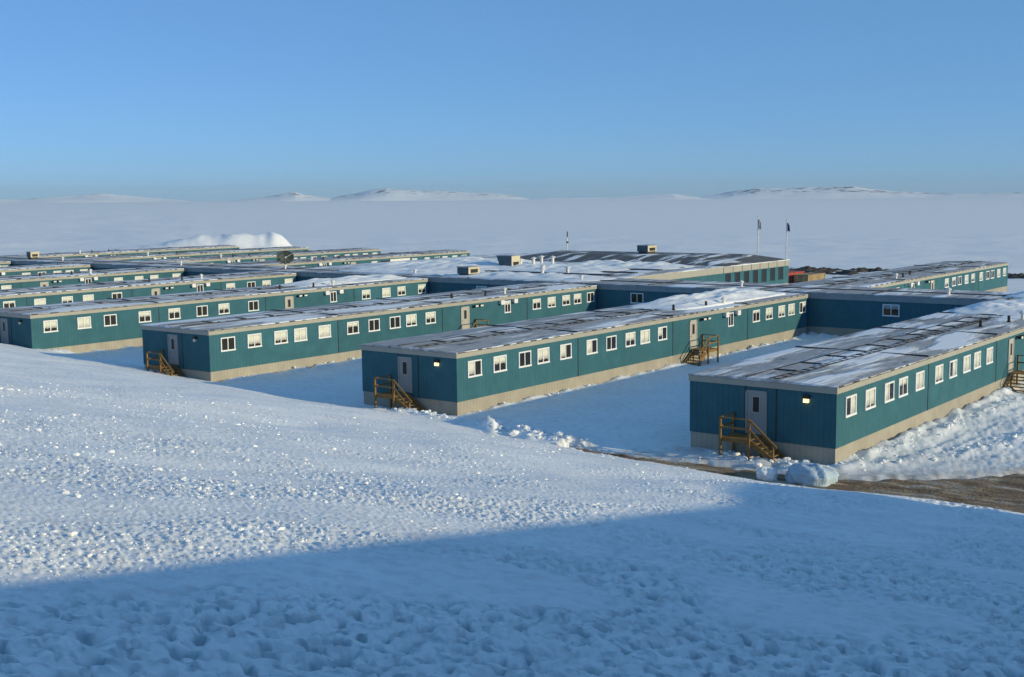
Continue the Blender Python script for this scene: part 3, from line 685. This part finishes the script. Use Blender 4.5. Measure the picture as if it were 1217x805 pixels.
def make_wing(i, x, y, L=WL, front=True, label='', group='', detail=True, mirror=False, snow=.45, h=0.0, skip=()):
    g = thing('dormitory_wing', label, 'building', on_site(x, y, h), ROT, group)
    link('wall', shared(('wall', L), lambda: box_mesh('wall', 'teal', -WW, 0, 0, L, .86, 3.5)), g)
    link('skirt', shared(('skirt', L), lambda: box_mesh('skirt', 'skirt', -WW + .04, -.04, .04, L - .04, -.9, .858)), g)
    link('fascia', shared(('fascia', L), lambda: box_mesh('fascia', 'beige', -WW - .05, .05, -.05, L + .0, 3.502, 3.79)), g)
    rf = link('roof', shared(('roof', L), lambda: roof_mesh(-WW - .08, .08, -.08, L - .01, 3.86, .09)), g); rf['snow'] = snow
    link('drip_edge', shared(('drip', L, i % 3), lambda: edge_strap(L, 5 + i % 3)), rf)
    link('cable_tray', shared(('tray', L, i % 3), lambda: tray(L, -3.45, -3.0, .85, i % 3)), rf)
    link('cable', shared(('cable', L), lambda: tray(L, -4.75, -4.72, 99, 11, .03)), rf)
    r = random.Random(40 + i); yy = 3.1
    while yy < L - 1:
        link('roof_batten', shared(('bat', 0), lambda: batten(-4.7, -3.5, 0, 3.94, .16)), rf, (0, yy, 0)); yy += 3.1 * r.uniform(.9, 1.1)
    for s in SEAMS:
        if s < L:
            link('roof_batten', shared(('bat', 1), lambda: batten(-WW, -4.8, 0, 3.90, .12)), rf, (0, s, 0))
            link('roof_batten', shared(('bat', 2), lambda: batten(-2.9, .0, 0, 3.885, .12)), rf, (0, s + r.uniform(-.1, .1), 0))
            link('seam', shared('seam', lambda: MB().box(0, .022, -.03, .03, .86, 3.5).mesh('seam', M['black'])), g, (0, s, 0))
    lst = YW_D if i == 3 else YW_E if i in (4, 5) else YW_STD
    bl = BL.get(i, [r.choice([0, .4, .7, 1, .9]) for _ in range(20)])
    for k, yw in enumerate(lst):
        b_ = bl[k] if k < len(bl) else .6; sd_ = None
        if isinstance(b_, tuple): sd_, b_ = b_
        if k not in skip: add_window(g, (0, L - yw if mirror else yw, 2.23), (0, 0, 0), blind=b_, side=sd_)
    add_window(g, (0, L - 34.33 if mirror else 34.33, 2.27), (0, 0, 0), w=.92, h=1.12, blind=.3 if i in (2,) else 0)
    dy = L - 28.2 if mirror else 28.2
    add_door(g, (0, dy, 1.12), (0, 0, 0))
    for yy in (29.5, 30.2):
        link('flood_lamp', shared('flood', flood_mesh), g, (0, L - yy if mirror else yy, 3.28))
    for yy in (33.3, 35.3):
        link('wall_vent', shared('duct', duct_mesh), g, (0, L - yy if mirror else yy, 3.32))
    for yy, xx in ((33.0, -1.5), (29.0, -2.2)):
        link('roof_vent', shared('rv', vent_mesh), rf, (xx, L - yy if mirror else yy, 3.87))
    link('roof_vent', shared('hv', hat_vent_mesh), rf, (-1.3, L - 35.6 if mirror else 35.6, 3.87))
    if front:
        for sx in (-4.78, -3.1):
            link('seam', shared('seamf', lambda: MB().box(-.025, .025, -.022, 0, .86, 3.5).mesh('seam', M['black'])), g, (sx, 0, 0))
        add_door(g, (-4.16, 0, 1.12), (0, 0, -math.pi / 2), 'shade_door')
        link('wall_lamp', shared(('lamp', i < 2), lambda: lamp_mesh(i < 2)), g, (-1.5, 0, 3.08), (0, 0, -math.pi / 2))
    return g
wings = [make_wing(i, XS[i], Y0, label=LABEL[i], group='dormitory wings in front of the long corridor', snow=SNOWY[i]) for i in range(8)]
drift_mesh('snow_drift', -7.6, -.9, 27, 49.0, 3.9, .38, 120, wings[1])
drift_mesh('snow_drift', -7.8, -.3, 36, 49.0, 3.9, .3, 122, wings[0])
drift_mesh('snow_drift', -7.6, -1.5, 30, 49.0, 3.86, .3, 124, wings[3])

YB = Y0 + 57.6
BACK = [(-45.2, "grey roofed teal wing beyond the corridor, ending beside dark rocky shore", .44),
        (-135.0, "teal wing beyond the snowy hall roof, white panel and dark doorway in its wall", .46),
        (-156.4, "low teal wing behind the mesh dish, its roof end against the lake", .47),
        (-176.0, "far teal wing whose roof end sits under the bright snow bank", .49),
        (-196.5, "farthest teal wing, a thin pale roof line before the snowfield", .52)]
for k, (x, lab, sn) in enumerate(BACK):
    w_ = make_wing(10 + k, x, YB, front=False, label=lab, group='dormitory wings beyond the long corridor', mirror=True, snow=sn, skip=(6, 7, 8) if k == 1 else ())
    if k == 1:
        link('wall_panel', MB().box(0, .05, -2.3, 2.3, 2.0, 3.35).mesh('wall_panel', M['vent_white']), w_, (0, 31.6, 0))
        link('doorway', MB().box(.0, .03, -1.0, 1.0, .9, 3.2).mesh('doorway', M['inside']), w_, (0, 28.2, 0))

# link corridor across the wing ends
cx0, cx1 = -196.0, -14.0
g = thing('corridor_building', 'long blue shaded corridor block joining the far ends of all the wings', 'building', on_site(XS[0], Y0 + 49.75), ROT)
a0, a1 = cx0 - XS[0], cx1 - XS[0]
link('wall', box_mesh('wall', 'teal', a0, a1, 0, 7.8, .86, 3.42), g)
link('skirt', box_mesh('skirt', 'skirt', a0 + .04, a1 - .04, .04, 7.76, -.9, .858), g)
link('fascia', box_mesh('fascia', 'grey_box', a0 - .05, a1 + .05, -.05, 7.85, 3.422, 3.93), g)
rf = link('roof', MB().box(a0 - .1, a1 + .1, -.1, 7.9, 3.932, 4.02).mesh('roof', M['roof']), g); rf['snow'] = .47
for k in range(8):
    xw = XS[k] - XS[0]
    for dx in (7.6, 13.9) if k else (4, 9):
        add_window(g, (xw + dx - (0 if k != 2 else 3), 0, 2.15), (0, 0, -math.pi / 2), w=1.5, h=1.05, blind=0 if (k + int(dx)) % 2 else .4)
r = random.Random(3)
x = a0 + 3
while x < a1 - 3:
    link('roof_batten', shared('cbat', lambda: MB().box(-.07, .07, .4, 7.2, 4.02, 4.09).mesh('roof_batten', M['rubber'])), rf, (x, 0, 0)); x += r.uniform(9, 13)
for x in (-32, -50.9, -12, -75, -98, -120, -150):
    link('roof_vent', shared('hv2', lambda: hat_vent_mesh(.4, .13)), rf, (x, 2.5, 4.02))
link('cable', MB().bar((a0 + 1, 3.4, 4.06), (a1 - 1, 3.6, 4.06), .12, .08).mesh('cable', M['rubber']), rf)
drift_mesh('snow_drift', 14 + XS[0] + 6 - XS[0] - 28, 4, 1.0, 7.6, 4.0, .5, 130, g)
drift_mesh('snow_drift', -72, -48, .2, 7.6, 4.0, .3, 133, g)
drift_mesh('snow_drift', -90, -70, 1.5, 7.6, 4.0, .25, 135, g)

# main hall in the middle
hx0, hx1, hy0 = -123.0, -73.5, Y0 + 57.7
g = thing('dining_hall', 'main hall with snowy flat roof, dark sloping metal crown and tall beige fascia', 'building', on_site(hx1, hy0), ROT)
wx = hx0 - hx1
link('wall', box_mesh('wall', 'teal', wx, 0, 0, 45, .6, 3.0), g)
link('skirt', box_mesh('skirt', 'skirt', wx + .04, -.04, .04, 44.96, -.9, .598), g)
link('fascia', box_mesh('fascia', 'beige', wx - .06, .06, -.06, 45.06, 3.002, 3.78), g)
rf = link('roof', MB().box(wx - .1, .1, -.1, 45.1, 3.782, 3.86).mesh('roof', M['roof']), g); rf['snow'] = .53
b = MB()
lo = [(-38, 26.5), (.0, 26.5), (.0, 44.8), (-44, 44.8)]; hi = [(-32, 33), (-9, 33), (-4, 41), (-36, 41)]
b.v = [(x, y, 3.86) for x, y in lo] + [(x, y, 4.7) for x, y in hi]
b.f = [(0, 1, 5, 4), (1, 2, 6, 5), (2, 3, 7, 6), (3, 0, 4, 7), (4, 5, 6, 7), (3, 2, 1, 0)]; b.mi = [0] * 6
cr_ = link('roof_crown', b.mesh('roof_crown', M['crown']), g); cr_['snow'] = .44
for k in range(7):
    yw = 27.2 + k * 2.55
    link('window', shared('hallwin', lambda: MB().box(0, .03, -.62, .62, 1.2, 2.9, 0).box(0, .07, -.7, -.62, 1.15, 2.95, 1).box(0, .07, .62, .7, 1.15, 2.95, 1).mesh('window', [M['inside'], M['teal']])), g, (0, yw, 0))
for k in range(8):
    link('seam', shared('hseam', lambda: MB().box(.06, .085, -.035, .035, 3.0, 3.78).mesh('seam', M['black'])), g, (0, 25.9 + 2.55 * k, 0))
for (x, y, hh_) in ((-23.6, 12.3, 1.2), (-22.8, 13.3, .95), (-21.6, 14.5, 1.1), (-23.2, 18.4, 1.1), (-21.2, 18.2, 1.1), (-9.6, 5.3, .7), (-11.1, 2.3, .6), (-16, 9, .5)):
    link('roof_vent', shared(('hv3', hh_), lambda: hat_vent_mesh(hh_, .2)), rf, (x, y, 3.86))
for k, (x0, x1, y0, y1, am) in enumerate(((-46, -20, 1, 14, .45), (-30, -6, 6, 18, .35), (-22, -2, 16, 25, .4), (-46, -26, 14, 25, .4))):
    drift_mesh('snow_drift', x0, x1, y0, y1, 3.84, am, 140 + 3 * k, g)
for k, y in enumerate((4.5, 9.5, 15.2, 20.5)):
    link('roof_batten', MB().box(-26 + 3 * k, -3, y, y + .9, 3.86, 3.98).mesh('roof_batten', M['rubber']), rf)

# ------------------------------------------------------------------ timber stairs
def make_stairs(flip=False):
    """landing and steps; local +X runs along the wall down the steps, -Y is outward"""
    s = -1 if flip else 1
    P = []
    def add(name, b, m='wood'):
        if flip:
            b.v = [(-x, y, z) for x, y, z in b.v]; b.f = [tuple(reversed(f)) for f in b.f]
        P.append((name, b.mesh(name, M[m])))
    D = 1.35; H = 1.08
    b = MB()
    for k in range(9): b.box(-.85, .75, -D + k * .15, -D + k * .15 + .135, H - .04, H)
    add('landing', b)
    add('rim_board', MB().box(-.87, .77, -D - .04, -D, H - .2, H + .005))
    for k in range(5):
        add('tread', MB().box(.77 + k * .27, .77 + k * .27 + .29, -D + .03, -.12, H - .18 * (k + 1) - .04, H - .18 * (k + 1)))
    for y in (-D + .0, -.14):
        add('stringer', MB().bar((.75, y, H - .12), (2.15, y, .06), .05, .24))
    for x, y, zt in ((-.83, -D - .09, H + .98), (.73, -D - .09, H + .98), (-.83, -.08, H + .98), (.73, -.14, H - .05)):
        add('post', MB().box(x - .05, x + .05, y - .05, y + .05, -.6, zt))
    add('post', MB().box(1.95, 2.04, -D - .12, -D - .03, -.4, .95))
    add('rail', MB().box(-.88, .78, -D - .13, -D - .03, H + .98, H + 1.03)); add('rail', MB().box(-.78, .68, -D - .1, -D - .06, H + .48, H + .57))
    add('rail', MB().box(-.87, -.79, -D - .03, -.03, H + .98, H + 1.03)); add('rail', MB().box(-.85, -.81, -D - .04, -.13, H + .48, H + .57))
    add('handrail', MB().bar((.76, -D - .08, H + .98), (2.2, -D - .08, .86), .06, .1))
    add('handrail', MB().bar((.79, -D - .08, H + .5), (1.95, -D - .08, .5), .04, .09))
    return P
ST = {f: make_stairs(f) for f in (False, True)}
def place_stairs(x, y, rz, flip, label, h=0.0):
    t = thing('timber_stairs', label, 'stairs', on_site(x, y, h), (ROT[0], ROT[1], rz), 'timber stairs up to the wing doors')
    for n, me in ST[flip]: link(n, me, t)
    return t
flab = ["timber stairs at the end door behind the blue ice mound", "timber stairs at the lamp lit end door, feet in the snow slope", "timber stairs with a red can under the steps", "timber stairs by the half cut end wall at frame edge"]
for i in range(4): place_stairs(XS[i] - 4.55, Y0 - .02, 0, False, flab[i])
slab = ["dark timber stairs on the sunny side wall above the rutted yard", "timber stairs halfway along the middle wing's sunny wall", "yellowish side stairs whose top rail shows over a grey roof"]
for i in range(3): place_stairs(XS[i] + .02, Y0 + 28.75, math.pi / 2, True, slab[i])
t = thing('fuel_can', 'small red can under the timber steps', 'can', on_site(XS[2] - 4.15, Y0 - 1.75, .25))
link('body', MB().box(-.22, .22, -.16, .16, 0, .5).mesh('body', M['red']), t); link('spout', MB().lathe([(.05, .5), (.04, .62)], 8, (.12, 0)).mesh('spout', M['black']), t)
link('handle', MB().box(-.15, .03, -.03, .03, .56, .6).box(-.15, -.11, -.03, .03, .5, .56).mesh('handle', M['red']), t)

# ------------------------------------------------------------------ rooftop equipment
def unit(name, label, x, y, h, w, d, ht, m1, m2, hood=False, sk=.35):
    t = thing(name, label, 'rooftop unit', on_site(x, y, h), (ROT[0], ROT[1], 0), 'ventilation units on the roofs')
    link('curb', MB().box(-w / 2 + .15, w / 2 - .15, -d / 2 + .15, d / 2 - .15, 0, sk).mesh('curb', M['rubber']), t)
    b = MB()
    o = .5 if hood else 0
    b.v = [(-w / 2 + o, -d / 2, sk), (w / 2, -d / 2, sk), (w / 2, d / 2, sk), (-w / 2 + o, d / 2, sk), (-w / 2, -d / 2, ht), (w / 2, -d / 2, ht), (w / 2, d / 2, ht), (-w / 2, d / 2, ht)]
    b.f = [(3, 2, 1, 0), (4, 5, 6, 7), (0, 1, 5, 4), (1, 2, 6, 5), (2, 3, 7, 6), (3, 0, 4, 7)]; b.mi = [0, 0, 0, 1, 0, 0]
    link('casing', b.mesh('casing', [M[m1], M[m2]]), t)
    link('cap', MB().box(-w / 2 - .08, w / 2 + .08, -d / 2 - .08, d / 2 + .08, ht, ht + .07).mesh('cap', M['metal']), t)
    link('louver', MB().box(w / 2, w / 2 + .02, -d * .32, d * .32, sk + .1, sk + .45).box(w / 2, w / 2 + .05, -d * .36, d * .36, sk + .46, sk + .52).mesh('louver', [M['black']]), t)
    return t
unit('rooftop_unit', 'boxy blue grey ventilation unit with cream side on the corridor roof edge', -89.6, Y0 + 52.4, 4.0, 1.7, 2.0, 1.1, 'unit_blue', 'cream')
unit('intake_hood', 'wide grey air intake hood flaring upward beside white roof pipes', -97.2, Y0 + 69.5, 3.86, 2.5, 1.8, 1.6, 'unit_blue', 'cream', True, .3)
unit('rooftop_unit', 'dark green unit with cream side on the corridor roof at far left', -182.6, Y0 + 53, 4.0, 1.2, 1.5, 1.2, 'unit_blue', 'cream')
unit('rooftop_unit', 'two tone unit standing highest on the dark sloping roof', -91.9, Y0 + 95, 4.66, 1.8, 2.4, 1.2, 'unit_blue', 'cream')

# poles, flags and mast
def pole(name, label, cat, x, y, ht, r, group=None):
    t = thing(name, label, cat, on_site(x, y, 0), (0, 0, 0), group)
    link('pole', MB().lathe([(r * 1.6, -.3), (r * 1.5, 0), (r, ht)], 8).mesh('pole', M['metal']), t)
    link('finial', MB().lathe([(.02, ht), (r * 2, ht + .06), (r * 2, ht + .14), (.02, ht + .2)], 8).mesh('finial', M['metal']), t)
    return t
def limp_flag(bands, zt, zb):
    """cloth hanging slack from the top of a pole"""
    b = MB(); n = 9; rows = 16
    for j in range(rows + 1):
        v = j / rows; z = zt + (zb - zt) * v
        for i in range(n):
            u = i / (n - 1); x = .06 + u * (.34 + .2 * v) ; y = .10 * math.sin(u * 9 + v * 2.2) * (.4 + v)
            b.v.append((x, y, z - .5 * u * (1 - .4 * v)))
    for j in range(rows):
        for i in range(n - 1):
            b.f.append((j * n + i, j * n + i + 1, (j + 1) * n + i + 1, (j + 1) * n + i)); b.mi.append(0 if len(bands) == 1 else (0 if i < 3 else 1 if i < 5 else 0))
    return b.mesh('flag', [M[k] for k in bands], sm=True)
t = pole('flagpole', 'tall thin flagpole with limp red and white flag behind the hall', 'flagpole', -82.97, Y0 + 112, 9.5, .06, 'flagpoles behind the hall')
link('flag', limp_flag(['flagred', 'flagwhite'], 9.3, 7.9), t)
t = pole('flagpole', 'tall thin flagpole with limp dark navy flag at the hall corner', 'flagpole', -78.3, Y0 + 112, 9.0, .06, 'flagpoles behind the hall')
link('flag', limp_flag(['flagnavy'], 8.85, 7.6), t)
t = pole('antenna_mast', 'slim dark antenna mast rising behind the hall roof', 'antenna', -118.0, Y0 + 112, 7.1, .07)
link('antenna', MB().lathe([(.1, 6.2), (.1, 7.1)], 8).mesh('antenna', M['black']), t)
link('bracket', MB().box(-.2, .2, -.06, .06, 5.2, 5.5).mesh('bracket', M['black']), t)

# oval mesh dish on a stub mast on the corridor roof
t = thing('satellite_dish', 'dark oval mesh dish on a stub mast above the corridor roof', 'satellite dish', on_site(-123.4, Y0 + 54.6, 4.02), (0, 0, rad(-38)))
link('mast', MB().lathe([(.3, 0), (.28, .06), (.09, .08), (.08, 1.35)], 10).mesh('mast', M['black']), t)
b = MB(); nr, na = 7, 40
def dish_pt(r_, a, dz_): 
    y = r_ * math.cos(a) * 1.15; z = r_ * math.sin(a) * .86
    return (.12 + .34 * r_ * r_ + dz_, y, 1.45 + z)
for side in (0.0, -.03):
    for i in range(nr + 1):
        for k in range(na): b.v.append(dish_pt(i / nr + .001, 2 * math.pi * k / na, side))
off = (nr + 1) * na
for i in range(nr):
    for k in range(na):
        k2 = (k + 1) % na; q = (i * na + k, i * na + k2, (i + 1) * na + k2, (i + 1) * na + k)
        b.f.append(q); b.f.append(tuple(off + x for x in reversed(q))); b.mi += [0, 0]
for k in range(na):
    k2 = (k + 1) % na; b.f.append((nr * na + k, nr * na + k2, off + nr * na + k2, off + nr * na + k)); b.mi.append(0)
link('reflector', b.mesh('reflector', M['mesh'], sm=True), t)
for a in (.6, 2.5, 4.7):
    link('feed_arm', MB().bar(dish_pt(.9, a, .01), (1.0, 0, 1.45), .04, .04).mesh('feed_arm', M['metal']), t)
link('feed_horn', MB().box(.95, 1.15, -.09, .09, 1.36, 1.54).mesh('feed_horn', M['vent_white']), t)

# containers behind the hall
def container(label, x, y, rz, L, w, ht, m):
    t = thing('shipping_container', label, 'container', on_site(x, y), (0, 0, rz), 'containers behind the hall')
    b = MB(); k = 0; y_ = 0; pts = []
    n = int(L / .14)
    for i in range(n + 1): pts.append((-w / 2 + (.04 if i % 4 in (1, 2) else 0), L * i / n))
    for i in range(n, -1, -1): pts.append((w / 2 - (.04 if i % 4 in (1, 2) else 0), L * i / n))
    link('shell', b.prism(pts, .15, ht - .1).mesh('shell', M[m]), t)
    fr = MB()
    for xx in (-w / 2 - .01, w / 2 - .11):
        for yy in (-.02, L - .1): fr.box(xx, xx + .12, yy, yy + .12, 0, ht)
        fr.box(xx, xx + .12, .1, L - .1, ht - .1, ht); fr.box(xx, xx + .12, .1, L - .1, .02, .16)
    link('frame', fr.mesh('frame', M[m]), t)
    for xx in (-w / 4, w / 4):
        d = link('door', MB().box(xx - w / 4 + .1, xx + w / 4 - .05, -.05, 0, .16, ht - .11).mesh('door', M[m]), t)
        link('lock_bar', MB().box(xx - .03, xx + .03, -.09, -.05, .2, ht - .15).mesh('lock_bar', M['metal']), d)
    link('top', MB().box(-w / 2 + .1, w / 2 - .1, .1, L - .1, ht - .1, ht - .03).mesh('top', M[m]), t)
    return t
container('red shipping container at the foot of the hall end', -78.2, Y0 + 109.5, 0, 6.0, 2.4, 1.45, 'red')
container('ochre shipping container next to the red one', -75.2, Y0 + 110.5, 0, 6.0, 2.2, 1.2, 'rust')

# dark rocky shore beyond the camp
sx = np.linspace(-100, 20, 380); sy_ = np.linspace(Y0 + 128, Y0 + 150, 60); SX, SY = np.meshgrid(sx, sy_, indexing='ij')
env = smooth(Y0 + 128, Y0 + 133, SY) * (1 - smooth(Y0 + 142, Y0 + 150, SY)) * smooth(-100, -86, SX)
n = fbm(SX / 3.2, SY / 3.2, 4, 150, .6)
SZ = site(SX, SY) - .5 + env * (.55 + .55 * n)
tag(grid_object('rocky_shore', SX, SY, SZ, M['stone'], sm=False), kind='structure')

# packed ice mound and lesser lumps at the road edge
def lump(name, label, x, y, h, sx_, sy2, sz_, m, seed, group=None, cat='snow lump'):
    n1, n2 = 40, 24; v = []; b = MB()
    th = np.linspace(0, 2 * math.pi, n1, endpoint=False); ph = np.linspace(-.5 * math.pi, .5 * math.pi, n2)
    T, Pp = np.meshgrid(th, ph); ux = np.cos(T) * np.cos(Pp); uy = np.sin(T) * np.cos(Pp); uz = np.sin(Pp)
    rr = 1 + .2 * fbm(ux * 1.7 + uz * 1.3 + seed, uy * 1.7 - uz * 1.1, 4, seed) + .14 * np.abs(fbm(ux * 3.1 + uz * 2, uy * 3.1 + uz * 1.6, 3, seed + 4)) - .06
    sq = lambda q: np.sign(q) * np.abs(q) ** .8
    X_, Y_, Z_ = sq(ux) * rr * sx_, sq(uy) * rr * sy2, sq(uz) * rr * sz_
    o = grid_object(name, X_, Y_, Z_, M[m], wrap=True)
    o.location = on_site(x, y, h); return tag(o, label, cat, group)
lump('ice_mound', 'large blue mound of packed ice at the road edge beside wooden stairs', -22.5, Y0 - 3.3, .15, 1.1, .75, .62, 'ice', 160)
lump('snow_lump', 'small pale snow lump left of the blue ice mound', -24.4, Y0 - 3.9, .1, .5, .4, .38, 'drift', 165)

# shop building up the hill to the right of the photographer: its shadow lies over the near slope
fp = [(5.5, 5.0), (40, 2), (47, 55), (27.6, 55.0), (23.0, 38.7), (8.4, 10.6)]
t = thing('shop_building', 'tall teal shop building on the hill shading the near snow slope', 'building', (0, 0, 0))
link('wall', MB().prism(fp, 1.0, 13.6).mesh('wall', M['teal']), t)
link('skirt', MB().prism([(x * 1.0 + (.02 if x < 20 else -.02), y) for x, y in fp], -1.0, .998).mesh('skirt', M['skirt']), t)
cxx = sum(p[0] for p in fp) / 6; cyy = sum(p[1] for p in fp) / 6
rfm = link('roof', MB().prism([(cxx + (x - cxx) * 1.006, cyy + (y - cyy) * 1.006) for x, y in fp], 13.602, 14.0).mesh('roof', M['dark_metal']), t)
dd = MB().box(0, .08, -2, 2, 0, 4.2).mesh('door', M['grey_box'])
link('door', dd, t, (18.2, 29.5, 4.6), (0, 0, math.pi - math.radians(27.5)))
